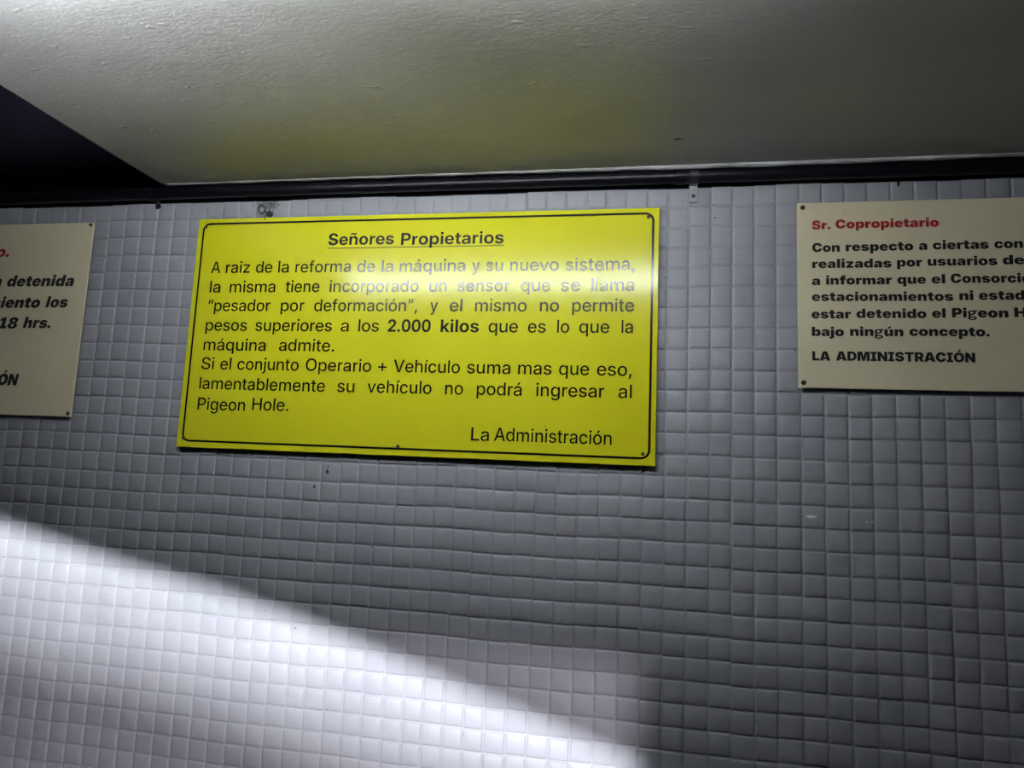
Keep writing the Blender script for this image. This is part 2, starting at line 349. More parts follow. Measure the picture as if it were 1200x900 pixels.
# ---------------------------------------------------------------- lettering
GLYPHS = {
'R': {
'+': (1323, '171,490 171,672 565,672 565,1071 757,1071 757,672 1151,672 1151,490 757,490 757,90 565,90 565,490'),
',': (550, '105,-326 190,216 413,216 258,-326'),
'.': (550, '279,-16 220,-16o 137,67o 137,126 137,185o 220,267o 279,267 338,267o 421,185o 421,126 421,67o 338,-16o'),
'A': (1407, '836,1490 1375,0 1136,0 1001,392 404,392 268,0 32,0 569,1490|828,894 810,950 791,1010 771,1073 750,1142 727,1218 702,1300 678,1218 655,1141 634,1072 614,1008 595,949 577,893 560,841 469,579 936,579 845,841'),
'H': (1486, '150,0 150,1490 371,1490 371,858 1115,858 1115,1490 1336,1490 1336,0 1115,0 1115,666 371,666 371,0'),
'L': (1131, '150,0 150,1490 371,1490 371,192 1064,192 1064,0'),
'O': (1549, '775,-22 579,-22o 272,168o 96,512o 96,744 96,977o 272,1322o 579,1512o 775,1512 971,1512o 1277,1322o 1453,977o 1453,744 1453,512o 1277,167o 971,-22o|775,179 903,179o 1111,310o 1233,562o 1233,744 1233,927o 1111,1180o 903,1311o 775,1311 646,1311o 439,1180o 316,927o 316,744 316,562o 439,310o 646,179o'),
'P': (1287, '692,1490 771,1486 845,1475 912,1456 973,1430 1027,1398 1074,1359 1115,1315 1148,1264 1175,1209 1194,1150 1205,1086 1209,1018 1205,950 1193,887 1174,827 1147,772 1113,721 1072,677 1024,638 970,605 908,579 841,560 767,549 687,545 371,545 371,0 150,0 150,1490|726,738 771,744 812,755 849,771 881,790 910,813 934,840 953,870 969,903 980,939 986,977 988,1018 986,1059 980,1098 969,1133 953,1166 934,1196 910,1222 881,1245 849,1264 812,1279 771,1290 725,1297 676,1299 371,1299 371,736 676,736'),
'S': (1300, '657,-24 484,-24o 232,91o 93,304o 89,451 311,451 314,360o 402,234o 556,169o 657,169 756,169o 906,228o 991,337o 991,410 991,472o 926,557o 799,617o 705,640 537,683 330,735o 124,927o 124,1081 124,1211o 259,1405o 498,1512o 652,1512 809,1512o 1043,1402o 1175,1202o 1179,1069 964,1069 955,1187o 784,1319o 648,1319 558,1319o 421,1261o 344,1159o 344,1092 344,1030o 415,947o 541,890o 623,870 777,831 871,808o 1029,739o 1145,640o 1210,505o 1210,416 1210,286o 1076,87o 828,-24o'),
'V': (1405, '269,1490 564,649 581,600 598,546 617,486 638,421 660,350 683,273 708,190 733,274 756,351 778,422 798,487 816,546 834,600 849,649 1137,1490 1373,1490 839,0 573,0 32,1490'),
'a': (1117, '451,-20 345,-20o 177,54o 79,201o 79,308 79,401o 150,519o 271,588o 423,624o 502,633 602,646o 721,661o 775,694o 775,733 775,741 775,798o 725,881o 628,928o 559,928 489,928o 384,883o 321,809o 311,764 107,788 128,889o 253,1028o 443,1101o 559,1101 642,1101o 795,1059o 915,971o 985,831o 985,732 985,0 778,0 778,151 771,151 750,109o 669,30o 542,-20o|494,151 587,151o 712,220o 775,334o 775,399 775,532 764,522o 706,505o 629,491o 547,479o 512,474 452,466o 350,429o 288,361o 288,304 288,255o 340,187o 433,151o'),
'b': (1217, '674,-21 591,-21o 465,31o 377,117o 348,167 339,167 339,0 133,0 133,1490 344,1490 344,918 350,918 378,966o 464,1049o 589,1101o 674,1101 810,1101o 1018,964o 1136,712o 1136,541 1136,370o 1019,118o 811,-21o|630,160 721,160o 851,254o 921,425o 921,542 921,658o 851,827o 721,920o 630,920 537,920o 405,826o 334,656o 334,542 334,428o 405,256o 538,160o'),
'c': (1131, '591,-24 438,-24o 208,118o 81,372o 81,538 81,706o 208,961o 438,1103o 591,1103 682,1103o 838,1052o 959,957o 1039,825o 1054,745 848,722 839,767o 796,840o 731,893o 645,922o 592,922 496,922o 363,823o 295,650o 295,538 295,428o 363,256o 495,157o 592,157 646,157o 731,186o 795,240o 838,316o 849,361 1055,339 1041,258o 962,126o 839,29o 682,-24o'),
'd': (1217, '543,-21 406,-21o 197,118o 81,370o 81,541 81,712o 199,964o 407,1101o 543,1101 628,1101o 752,1049o 839,966o 866,918 873,918 873,1490 1084,1490 1084,0 878,0 878,167 868,167 840,117o 751,31o 627,-21o|586,160 679,160o 812,256o 882,428o 882,542 882,656o 812,826o 679,920o 586,920 496,920o 365,827o 295,658o 295,542 295,425o 365,254o 497,160o'),
'e': (1153, '447,-6 381,16 320,47 266,86 218,132 177,185 143,245 116,311 96,381 85,457 81,537 85,618 97,694 116,765 144,831 178,891 219,945 266,991 320,1031 378,1062 441,1085 509,1099 581,1103 633,1101 682,1094 730,1083 776,1067 819,1047 860,1022 898,994 933,960 965,923 993,881 1018,836 1038,786 1055,732 1066,674 1074,613 1076,547 1076,481 291,481 292,450 299,402 311,357 327,316 348,279 373,247 401,219 434,195 470,177 510,163 552,156 598,153 631,154 661,158 690,164 717,173 742,184 765,197 786,212 805,230 822,249 836,271 848,294 858,319 1059,297 1045,251 1026,208 1002,167 972,130 938,96 900,65 858,39 812,17 762,-1 710,-14 654,-21 596,-24 519,-19|862,685 851,728 836,767 817,803 795,834 768,862 738,885 704,903 667,916 626,924 583,927 539,924 498,916 461,903 426,884 396,861 368,834 345,803 326,768 310,730 299,690 292,647 292,641 868,641'),
'f': (715, '428,910 428,0 217,0 217,910 18,910 18,1084 217,1084 217,1237 220,1282 227,1322 240,1359 257,1393 279,1422 305,1448 335,1470 368,1488 405,1503 444,1513 486,1519 530,1521 555,1521 579,1520 601,1518 623,1516 642,1514 657,1512 670,1510 680,1508 657,1334 650,1335 641,1337 630,1338 617,1339 603,1340 589,1341 575,1341 562,1342 529,1339 501,1333 478,1323 459,1308 446,1289 436,1266 430,1238 428,1205 428,1084 659,1084 659,910'),
'g': (1218, '595,-436 466,-436o 273,-365o 152,-235o 130,-148 325,-109 342,-152o 411,-222o 519,-264o 595,-264 723,-264o 875,-133o 875,-4 875,182 867,182 838,132o 751,49o 627,0o 543,0 408,0o 199,132o 81,377o 81,545 81,714o 199,964o 408,1101o 544,1101 628,1101o 753,1050o 842,963o 871,913 878,913 878,1084 1085,1084 1085,-1 1085,-154o 954,-347o 731,-436o|587,179 680,179o 812,268o 883,434o 883,547 883,659o 813,827o 680,921o 587,921 497,921o 365,829o 295,661o 295,547 295,432o 366,267o 497,179o'),
'h': (1182, '133,0 133,1490 343,1490 343,910 362,943 400,992 444,1032 493,1062 546,1084 605,1097 668,1101 722,1098 773,1089 820,1075 865,1054 906,1027 942,995 973,957 1000,913 1022,864 1037,808 1046,748 1050,681 1050,0 838,0 838,656 834,715 823,766 803,811 776,848 742,877 702,898 655,910 603,914 567,912 533,907 501,897 471,884 443,866 418,845 397,820 378,790 363,757 352,720 346,678 344,633 344,0'),
'i': (476, '133,0 133,1084 344,1084 344,0|238,1262 183,1262o 104,1337o 104,1391 104,1445o 183,1520o 238,1520 294,1520o 373,1445o 373,1391 373,1337o 294,1262o'),
'j': (476, '132,1084 344,1084 344,-105 344,-202o 269,-343o 124,-418o 19,-418 -49,-418 -49,-238 1,-238 70,-238o 132,-164o 132,-89|238,1262 183,1262o 104,1337o 104,1391 104,1445o 183,1520o 238,1520 294,1520o 373,1445o 373,1391 373,1337o 294,1262o'),
'l': (476, '133,0 133,1490 344,1490 344,0'),
'm': (1777, '336,1084 338,893 353,924 374,959 397,989 424,1016 452,1039 482,1059 514,1075 547,1087 582,1096 617,1102 653,1103 712,1099 765,1085 814,1063 857,1031 894,992 924,947 947,897 948,891 960,916 980,949 1004,980 1032,1008 1062,1032 1094,1053 1130,1071 1168,1085 1207,1095 1249,1101 1292,1103 1340,1101 1385,1093 1429,1079 1470,1061 1508,1037 1542,1008 1572,973 1597,933 1618,888 1633,838 1641,782 1644,721 1644,0 1433,0 1433,703 1429,756 1417,801 1398,838 1370,867 1337,889 1301,905 1262,915 1220,918 1187,916 1155,910 1126,901 1099,888 1075,872 1054,853 1036,831 1020,806 1008,779 999,750 994,719 993,686 993,0 784,0 784,718 781,761 770,799 752,833 726,863 695,887 659,904 620,914 577,918 547,916 517,911 489,902 462,889 437,873 414,853 394,830 376,804 362,774 352,740 346,704 344,664 344,0 133,0 133,1084'),
'n': (1182, '133,0 133,1084 337,1084 338,901 362,943 400,992 444,1032 493,1062 546,1084 605,1097 668,1101 722,1098 772,1089 820,1075 865,1054 905,1027 942,995 973,957 1000,913 1022,864 1037,808 1046,748 1049,681 1049,0 838,0 838,656 834,715 823,766 803,811 776,848 742,877 702,898 655,910 603,914 567,912 533,907 501,897 471,884 443,866 418,845 397,820 378,790 363,757 352,720 346,678 344,633 344,0'),
'o': (1185, '592,-24 439,-24o 209,118o 81,371o 81,538 81,706o 209,961o 439,1103o 592,1103 746,1103o 976,961o 1104,706o 1104,538 1104,371o 976,118o 746,-24o|592,158 689,158o 822,256o 890,428o 890,538 890,649o 822,822o 689,922o 592,922 496,922o 363,823o 295,650o 295,538 295,428o 363,256o 496,158o'),
'p': (1217, '133,-418 133,1084 339,1084 339,918 349,918 376,966o 463,1049o 589,1101o 674,1101 810,1101o 1018,964o 1136,712o 1136,541 1136,370o 1019,118o 811,-21o 674,-21 591,-21o 466,31o 379,117o 351,166 344,166 344,-418|630,160 721,160o 851,254o 921,425o 921,542 921,658o 851,827o 721,920o 630,920 537,920o 405,826o 334,656o 334,542 334,428o 405,256o 538,160o'),
'q': (1217, '1084,-418 873,-418 873,166 866,166 838,117o 750,31o 627,-21o 543,-21 406,-21o 197,118o 81,370o 81,541 81,712o 199,964o 407,1101o 543,1101 628,1101o 753,1049o 841,966o 868,918 878,918 878,1084 1084,1084|586,160 679,160o 812,256o 882,428o 882,542 882,656o 812,826o 679,920o 586,920 496,920o 365,827o 295,658o 295,542 295,425o 365,254o 497,160o'),
'r': (735, '133,0 133,1084 336,1084 336,910 343,910 373,998o 511,1098o 611,1098 634,1098o 680,1095o 695,1093 695,893 683,896o 619,904o 582,904 516,904o 407,845o 344,732o 344,651 344,0'),
's': (1045, '526,-24 406,-24o 215,50o 96,196o 83,303 287,322 302,235o 424,146o 524,146 629,146o 750,232o 750,296 750,350o 669,418o 595,434 415,475 263,509o 110,661o 110,780 110,876o 216,1021o 403,1103o 525,1103 644,1103o 822,1025o 929,884o 941,788 745,768 735,838o 625,935o 528,935 436,935o 322,851o 322,788 322,733o 404,664o 485,646 664,606 818,571o 965,425o 965,310 965,209o 853,59o 654,-24o'),
't': (682, '405,910 405,288 407,258 412,234 420,213 431,198 447,186 467,177 492,172 522,171 533,171 545,171 558,172 571,172 585,173 598,174 610,175 620,176 638,3 622,1 606,-1 588,-3 570,-4 551,-5 533,-6 515,-6 497,-6 427,-2 366,11 314,32 271,63 237,101 213,148 199,203 194,265 194,910 18,910 18,1084 194,1084 194,1362 405,1362 405,1084 624,1084 624,910'),
'u': (1182, '410,-6 362,9 318,30 277,56 240,89 209,127 182,171 160,220 145,276 136,336 133,403 133,1084 344,1084 344,428 348,369 359,317 379,273 406,236 441,207 481,186 527,173 579,169 615,171 649,177 681,186 711,200 739,217 764,239 785,264 804,294 819,327 830,364 836,406 838,451 838,1084 1050,1084 1050,0 845,0 844,183 820,140 781,91 737,52 688,21 635,0 577,-13 514,-18 461,-15'),
'v': (1118, '261,1084 478,477 494,431 509,385 524,339 537,293 551,247 562,207 574,247 587,293 600,339 614,385 629,431 644,477 859,1084 1084,1084 672,0 446,0 35,1084'),
'y': (1119, '230,-238 252,-240 272,-240 291,-238 308,-234 325,-228 340,-219 354,-208 368,-193 380,-176 392,-156 402,-133 412,-106 450,2 35,1084 261,1084 479,477 495,431 510,385 524,339 538,293 551,247 560,215 570,247 583,293 597,339 612,385 627,431 643,477 860,1084 1084,1084 602,-173 585,-212 566,-248 546,-281 524,-310 500,-336 473,-359 445,-378 415,-394 383,-406 348,-415 312,-420 273,-422 253,-421 234,-421 215,-420 196,-418 179,-417 162,-415 147,-413 133,-411 157,-235'),
'z': (1068, '108,0 108,149 688,895 688,901 116,901 116,1084 949,1084 949,925 382,189 382,182 960,182 960,0'),
'á': (1117, '451,-20 345,-20o 177,54o 79,201o 79,308 79,401o 150,519o 271,588o 423,624o 502,633 602,646o 721,661o 775,694o 775,733 775,741 775,798o 725,881o 628,928o 559,928 489,928o 384,883o 321,809o 311,764 107,788 128,889o 253,1028o 443,1101o 559,1101 642,1101o 795,1059o 915,971o 985,831o 985,732 985,0 778,0 778,151 771,151 750,109o 669,30o 542,-20o|494,151 587,151o 712,220o 775,334o 775,399 775,532 764,522o 706,505o 629,491o 547,479o 512,474 452,466o 350,429o 288,361o 288,304 288,255o 340,187o 433,151o|462,1222 607,1523 830,1523 625,1222'),
'í': (476, '133,0 133,1084 344,1084 344,0|151,1222 296,1523 519,1523 314,1222'),
'ó': (1185, '592,-24 439,-24o 209,118o 81,371o 81,538 81,706o 209,961o 439,1103o 592,1103 746,1103o 976,961o 1104,706o 1104,538 1104,371o 976,118o 746,-24o|592,158 689,158o 822,256o 890,428o 890,538 890,649o 822,822o 689,922o 592,922 496,922o 363,823o 295,650o 295,538 295,428o 363,256o 496,158o|504,1222 650,1523 873,1523 668,1222'),
'“': (846, '115,948 270,1490 423,1490 337,948|481,948 636,1490 788,1490 703,948'),
'”': (842, '115,948 200,1490 423,1490 267,948|477,948 562,1490 784,1490 629,948'),
},
'B': {
'.': (550, '277,-18 205,-18o 106,81o 106,152 106,224o 205,323o 277,323 349,323o 448,224o 448,152 448,81o 349,-18o'),
'0': (1322, '661,-22 473,-22o 215,162o 82,505o 82,744 82,983o 216,1327o 473,1512o 661,1512 848,1512o 1107,1327o 1239,983o 1239,744 1239,505o 1107,162o 849,-22o|661,227 755,227o 881,347o 944,578o 944,744 944,911o 881,1143o 755,1263o 661,1263 567,1263o 441,1143o 378,911o 378,744 378,578o 441,347o 567,227o'),
'2': (1322, '135,0 135,223 673,703 740,765o 839,869o 894,976o 894,1042 894,1111o 834,1212o 729,1267o 658,1267 583,1267o 473,1203o 413,1085o 413,1002 126,1002 126,1157o 258,1386o 498,1512o 659,1512 814,1512o 1051,1399o 1185,1195o 1185,1059 1185,964o 1112,797o 956,618o 831,506 555,255 555,249 1197,249 1197,0'),
'P': (1308, '706,1490 788,1486 863,1475 933,1455 996,1428 1053,1394 1103,1354 1146,1308 1182,1255 1210,1197 1230,1134 1242,1067 1246,995 1242,923 1230,855 1209,793 1181,735 1144,683 1101,636 1050,596 993,562 929,535 859,516 783,505 701,501 428,501 428,0 122,0 122,1490|713,756 751,761 786,771 817,784 845,800 870,820 891,843 908,868 922,897 931,927 937,960 939,995 937,1030 931,1063 922,1094 908,1122 891,1147 870,1169 845,1189 817,1205 786,1218 751,1227 712,1233 670,1235 428,1235 428,754 671,754'),
'S': (1338, '678,-23 492,-23o 224,93o 79,317o 77,477 374,477 377,398o 454,289o 588,232o 678,232 762,232o 886,279o 956,365o 956,422 956,472o 898,542o 782,594o 693,614 533,651 326,698o 111,900o 111,1061 111,1197o 254,1399o 508,1512o 674,1512 843,1512o 1091,1398o 1229,1189o 1233,1047 941,1047 933,1146o 791,1258o 673,1258 597,1258o 483,1212o 421,1131o 421,1078 421,1028o 479,959o 591,911o 670,893 809,861 917,837o 1085,764o 1201,660o 1262,521o 1262,433 1262,293o 1122,88o 860,-23o'),
'a': (1157, '433,-19 327,-19o 161,53o 66,197o 66,304 66,396o 133,518o 250,592o 400,631o 482,639 579,648o 695,666o 748,701o 748,736 748,742 748,785o 707,847o 629,882o 574,882 518,882o 434,847o 383,787o 375,748 99,768 115,872o 239,1022o 443,1102o 579,1102 679,1102o 849,1056o 974,963o 1043,825o 1043,732 1043,0 756,0 756,152 750,152 722,100o 636,23o 515,-19o|516,188 587,188o 692,242o 750,334o 750,392 750,505 737,497o 689,483o 629,470o 564,460o 533,455 481,448o 398,414o 350,356o 350,313 350,273o 392,217o 467,188o'),
'e': (1181, '453,-5 384,17 321,47 264,86 214,132 171,185 134,245 105,310 85,381 72,457 68,539 72,619 85,695 106,766 135,832 171,892 214,946 263,992 319,1031 381,1063 448,1085 519,1099 595,1103 651,1101 704,1094 755,1082 804,1066 850,1045 893,1019 932,990 969,956 1002,918 1031,876 1057,831 1078,781 1095,728 1107,671 1114,611 1117,547 1117,466 360,466 361,440 367,400 377,364 390,330 407,301 428,275 451,252 478,234 508,219 541,208 576,202 614,200 641,201 667,204 691,209 714,216 735,225 754,236 772,248 788,262 802,278 815,295 825,313 833,333 1103,311 1089,263 1069,218 1043,176 1012,137 975,101 935,70 889,42 840,19 786,1 730,-12 670,-20 607,-23 528,-19|830,684 821,719 809,751 793,780 774,805 753,827 728,845 700,859 669,870 636,876 599,878 563,876 530,870 499,859 471,845 445,826 423,805 404,780 388,752 376,721 367,687 362,654 834,654'),
'i': (526, '115,0 115,1084 412,1084 412,0|263,1222 192,1222o 96,1312o 96,1378 96,1444o 192,1533o 263,1533 333,1533o 430,1444o 430,1378 430,1312o 333,1222o'),
'k': (1154, '789,1084 1135,1084 720,613 1157,0 809,0 497,441 412,345 412,0 115,0 115,1490 412,1490 412,668 421,668'),
'l': (526, '115,0 115,1490 412,1490 412,0'),
'o': (1219, '609,-23 446,-23o 202,118o 68,371o 68,539 68,708o 202,962o 446,1103o 609,1103 774,1103o 1016,962o 1150,708o 1150,539 1150,371o 1016,118o 774,-23o|609,215 685,215o 792,296o 850,442o 850,540 850,638o 792,784o 685,865o 609,865 534,865o 426,784o 369,639o 369,540 369,442o 426,296o 534,215o'),
'p': (1254, '115,-418 115,1084 407,1084 407,920 416,920 443,971o 529,1053o 651,1102o 731,1102 861,1102o 1066,968o 1185,717o 1185,542 1185,367o 1069,115o 863,-21o 729,-21 650,-21o 529,29o 444,114o 418,167 412,167 412,-418|646,220 721,220o 827,298o 883,443o 883,542 883,641o 827,784o 721,863o 646,863 570,863o 460,783o 401,640o 401,542 401,445o 460,300o 571,220o'),
'r': (795, '115,0 115,1084 402,1084 402,897 409,897 438,996o 572,1094o 671,1094 696,1094o 744,1091o 763,1088 763,830 745,834o 671,840o 635,840 571,840o 469,783o 412,676o 412,601 412,0'),
's': (1102, '556,-24 420,-24o 208,57o 79,211o 65,320 350,341 364,269o 468,191o 557,191 641,191o 737,254o 737,304 737,347o 666,400o 597,414 408,451 251,483o 91,640o 91,763 91,867o 204,1019o 409,1102o 548,1102 683,1102o 883,1021o 1000,873o 1011,771 741,750 733,811o 635,890o 555,890 480,890o 387,827o 387,778 387,736o 454,681o 523,667 723,628 884,595o 1039,451o 1039,333 1039,225o 915,65o 698,-24o'),
't': (753, '485,853 485,327 487,302 491,281 498,264 508,250 521,241 539,233 561,229 588,228 599,228 612,228 627,229 642,230 658,231 672,231 683,232 693,233 712,5 693,2 672,-1 650,-3 626,-4 602,-5 578,-6 554,-7 531,-7 450,-2 380,12 322,35 274,67 236,109 210,160 194,220 189,289 189,853 19,853 19,1084 189,1084 189,1362 485,1362 485,1084 699,1084 699,853'),
'ñ': (1233, '115,0 115,1084 402,1084 403,889 426,931 464,982 507,1024 556,1058 611,1083 673,1097 741,1102 796,1099 848,1090 896,1074 940,1053 980,1025 1015,992 1045,954 1071,910 1092,860 1106,806 1115,747 1118,683 1118,0 821,0 821,630 818,680 808,723 792,761 769,792 740,817 707,835 668,846 623,849 593,848 565,843 538,835 513,823 491,808 471,790 453,769 439,745 427,717 418,686 413,651 412,614 412,0|711,1251 690,1255 671,1262 653,1270 635,1279 619,1288 603,1298 589,1308 574,1317 561,1326 548,1334 535,1341 523,1345 511,1348 499,1349 484,1348 472,1343 461,1334 452,1322 445,1308 439,1292 436,1273 434,1253 270,1253 274,1312 286,1365 304,1410 329,1447 359,1477 394,1499 433,1512 477,1516 500,1515 522,1512 543,1507 562,1501 580,1493 597,1484 613,1475 628,1465 642,1455 656,1446 670,1438 682,1430 695,1423 708,1418 721,1415 733,1414 749,1416 763,1420 774,1428 783,1439 790,1452 795,1469 799,1488 801,1511 962,1511 958,1451 946,1399 928,1354 902,1316 872,1286 837,1264 798,1251 756,1247 733,1248'),
},
'K': {
'.': (550, '274,-22 183,-22o 57,103o 57,194 57,284o 183,409o 274,409 366,409o 492,284o 492,194 492,103o 366,-22o'),
'1': (1320, '507,343 507,1110 502,1110 177,905 177,1269 529,1490 938,1490 938,343 1215,343 1215,0 938,0 507,0 146,0 146,343'),
'8': (1320, '659,-22 471,-22o 185,87o 25,280o 25,405 25,503o 120,655o 292,752o 406,768 406,772 254,795o 74,971o 74,1105 74,1225o 222,1409o 487,1512o 659,1512 835,1512o 1099,1410o 1246,1227o 1246,1105 1246,971o 1065,796o 914,772 914,768 1027,752o 1199,655o 1295,503o 1295,405 1295,280o 1134,87o 848,-22o|659,271 711,271o 793,315o 840,394o 840,442 840,490o 793,564o 712,606o 659,606 607,606o 526,564o 480,491o 480,442 480,393o 527,316o 608,271o|659,909 708,909o 781,947o 822,1014o 822,1057 822,1102o 781,1168o 708,1205o 659,1205 611,1205o 539,1168o 498,1102o 498,1057 498,1014o 538,947o 611,909o'),
'A': (1622, '1105,1490 1603,0 1105,0 1036,243 574,243 506,0 19,0 504,1490|897,739 870,839 844,940 819,1041 803,1104 788,1041 764,940 739,840 713,739 685,638 667,575 943,575 925,638'),
'C': (1514, '774,-22 570,-22o 240,153o 47,495o 47,744 47,995o 241,1338o 572,1512o 774,1512 918,1512o 1161,1431o 1343,1279o 1455,1061o 1469,926 1024,926 1018,973o 980,1049o 920,1103o 837,1132o 785,1132 690,1132o 561,1041o 496,868o 496,744 496,618o 561,446o 690,358o 784,358 836,358o 917,387o 979,441o 1017,516o 1025,563 1470,563 1459,447o 1357,237o 1179,73o 931,-22o'),
'D': (1470, '257,0 77,0 77,1490 251,1490 517,1490 662,1490 774,1484 878,1467 975,1439 1064,1399 1145,1349 1216,1289 1277,1219 1329,1140 1370,1053 1400,957 1417,854 1423,743 1417,633 1400,531 1371,436 1330,348 1279,270 1218,201 1148,141 1069,91 981,51 885,23 782,6 671,0 517,0|704,370 751,376 794,388 833,403 867,424 897,451 922,483 943,522 959,567 970,619 977,678 979,743 977,810 970,870 958,922 941,967 920,1006 894,1039 863,1066 827,1086 787,1102 741,1114 691,1120 636,1123 517,1123 517,367 652,367'),
'H': (1513, '77,0 77,1490 517,1490 517,940 995,940 995,1490 1436,1490 1436,0 995,0 995,577 517,577 517,0'),
'I': (980, '49,0 49,347 270,347 270,1143 49,1143 49,1490 931,1490 931,1143 710,1143 710,347 931,347 931,0'),
'L': (1175, '77,0 77,1490 517,1490 517,363 1131,363 1131,0'),
'M': (1939, '755,1490 858,1087 867,1053 877,1015 887,973 899,926 910,876 922,825 934,773 946,718 957,664 968,611 970,601 973,612 984,665 995,719 1007,773 1018,825 1030,876 1041,926 1052,973 1062,1015 1072,1053 1081,1087 1183,1490 1861,1490 1861,0 1424,0 1424,539 1424,567 1425,599 1425,636 1427,677 1428,721 1429,767 1431,815 1433,866 1434,917 1436,969 1437,1021 1438,1074 1439,1084 1436,1072 1424,1020 1412,969 1399,918 1387,867 1375,818 1363,770 1351,724 1340,681 1329,640 1319,603 1310,569 1301,539 1150,0 791,0 637,539 628,569 619,603 608,640 597,681 585,725 573,770 561,818 548,867 536,918 523,969 511,1020 501,1062 502,1021 503,969 505,917 506,865 508,815 509,766 511,720 512,676 514,636 514,599 515,567 515,539 515,0 77,0 77,1490'),
'N': (1547, '537,1490 863,954 881,924 900,893 918,859 938,824 957,787 977,749 996,709 1016,667 1035,625 1033,665 1031,718 1029,771 1027,823 1025,873 1024,918 1023,959 1023,995 1023,1490 1469,1490 1469,0 1010,0 702,503 680,540 658,577 636,616 614,655 592,696 570,739 547,783 525,829 512,856 513,833 516,782 518,734 520,687 521,643 522,602 523,565 523,532 523,503 523,0 77,0 77,1490'),
'P': (1342, '729,1490 813,1486 892,1474 965,1453 1032,1425 1093,1389 1147,1346 1194,1297 1233,1240 1265,1178 1287,1110 1300,1037 1305,958 1300,880 1287,807 1264,740 1233,678 1193,622 1146,573 1091,531 1030,495 961,467 887,447 808,435 723,431 517,431 517,0 77,0 77,1490|692,784 720,788 745,794 768,804 789,816 808,830 824,846 837,865 848,886 856,908 860,932 862,958 860,985 856,1010 848,1032 837,1053 824,1071 808,1087 789,1101 768,1113 745,1122 720,1129 692,1132 662,1134 517,1134 517,782 662,782'),
'R': (1373, '728,1490 812,1486 890,1474 963,1455 1031,1427 1092,1392 1146,1351 1193,1303 1232,1248 1263,1186 1286,1119 1299,1047 1304,969 1299,892 1285,820 1262,755 1230,696 1189,643 1141,596 1085,556 1072,549 1353,0 888,0 657,464 517,464 517,0 77,0 77,1490|691,804 718,807 744,813 767,821 788,832 807,845 823,860 836,877 847,897 854,919 859,942 861,969 859,995 854,1019 847,1041 836,1061 823,1078 807,1093 788,1106 767,1117 744,1125 718,1131 691,1135 661,1136 517,1136 517,803 661,803'),
'S': (1399, '710,-21 505,-21o 213,97o 57,337o 57,517 472,517 475,458o 534,374o 638,330o 710,330 771,330o 856,358o 901,409o 901,441 901,472o 855,520o 755,558o 673,573 528,601 320,641o 89,858o 89,1030 89,1174o 246,1391o 524,1512o 707,1512 895,1512o 1166,1392o 1314,1168o 1317,1013 906,1013 900,1082o 802,1161o 713,1161 658,1161o 580,1134o 540,1087o 540,1056 540,1024o 579,978o 669,943o 742,929 857,908 988,883o 1173,802o 1289,690o 1342,547o 1342,460 1342,305o 1193,90o 910,-21o'),
'T': (1383, '44,1127 44,1490 1339,1490 1339,1127 912,1127 912,0 471,0 471,1127'),
'a': (1220, '406,-18 299,-18o 137,50o 46,190o 46,298 46,388o 106,515o 216,598o 364,641o 451,647 543,652o 655,674o 705,712o 705,741 705,744 705,765o 678,794o 630,810o 597,810 563,810o 511,792o 480,753o 475,723 86,737 97,847o 218,1012o 444,1103o 610,1103 737,1103o 932,1050o 1066,950o 1133,815o 1133,733 1133,0 722,0 722,153 716,153 680,86o 586,12o 473,-18o|549,245 586,245o 660,275o 710,335o 710,381 710,462 694,457o 663,447o 630,439o 591,431o 566,426 525,419o 472,390o 447,350o 447,326 447,300o 474,264o 519,245o'),
'b': (1311, '816,-19 744,-19o 626,26o 541,112o 518,174 513,174 513,0 87,0 87,1490 517,1490 517,920 520,920 549,978o 632,1060o 747,1103o 820,1103 942,1103o 1142,974o 1263,724o 1263,543 1263,362o 1147,111o 945,-19o|670,312 720,312o 788,368o 824,472o 824,543 824,614o 788,717o 720,773o 670,773 622,773o 547,717o 505,614o 505,543 505,472o 547,369o 622,312o'),
'c': (1225, '628,-22 450,-22o 190,119o 49,372o 49,541 49,709o 190,962o 450,1103o 628,1103 748,1103o 946,1037o 1090,916o 1172,747o 1178,644 775,619 771,657o 749,716o 714,758o 666,778o 636,778 590,778o 523,726o 485,621o 485,542 485,464o 523,357o 591,303o 636,303 666,303o 714,325o 750,366o 772,428o 775,467 1178,443 1175,338o 1094,168o 950,44o 750,-22o'),
'd': (1311, '496,-19 367,-19o 165,111o 49,362o 49,543 49,724o 170,974o 371,1103o 491,1103 565,1103o 679,1060o 764,978o 791,920 794,920 794,1490 1224,1490 1224,0 798,0 798,174 794,174 771,112o 686,26o 568,-19o|641,312 690,312o 765,369o 807,472o 807,543 807,614o 765,717o 690,773o 641,773 592,773o 523,717o 487,614o 487,543 487,472o 523,368o 592,312o'),
'e': (1225, '463,-5 390,17 322,47 261,86 207,131 160,184 120,244 89,310 67,381 53,458 49,541 53,622 67,698 89,769 120,835 160,894 206,947 259,993 319,1032 386,1063 457,1085 534,1099 617,1103 679,1101 738,1093 794,1081 847,1063 897,1041 944,1015 986,984 1025,949 1061,911 1091,868 1118,823 1140,774 1158,721 1170,666 1178,608 1180,548 1180,442 468,442 469,423 473,397 479,374 488,353 500,334 514,318 530,304 548,293 568,285 590,279 613,275 639,274 657,274 675,276 692,279 708,284 723,289 737,296 750,303 762,312 772,322 781,332 788,344 794,356 1172,333 1157,282 1136,234 1108,189 1074,147 1034,110 989,76 939,47 884,23 824,3 761,-11 695,-19 625,-22 541,-18|780,684 774,706 766,726 756,743 743,759 729,772 712,783 694,791 673,797 650,801 626,802 601,801 578,797 558,791 539,783 523,772 508,759 496,743 486,725 478,705 472,683 471,674 781,674'),
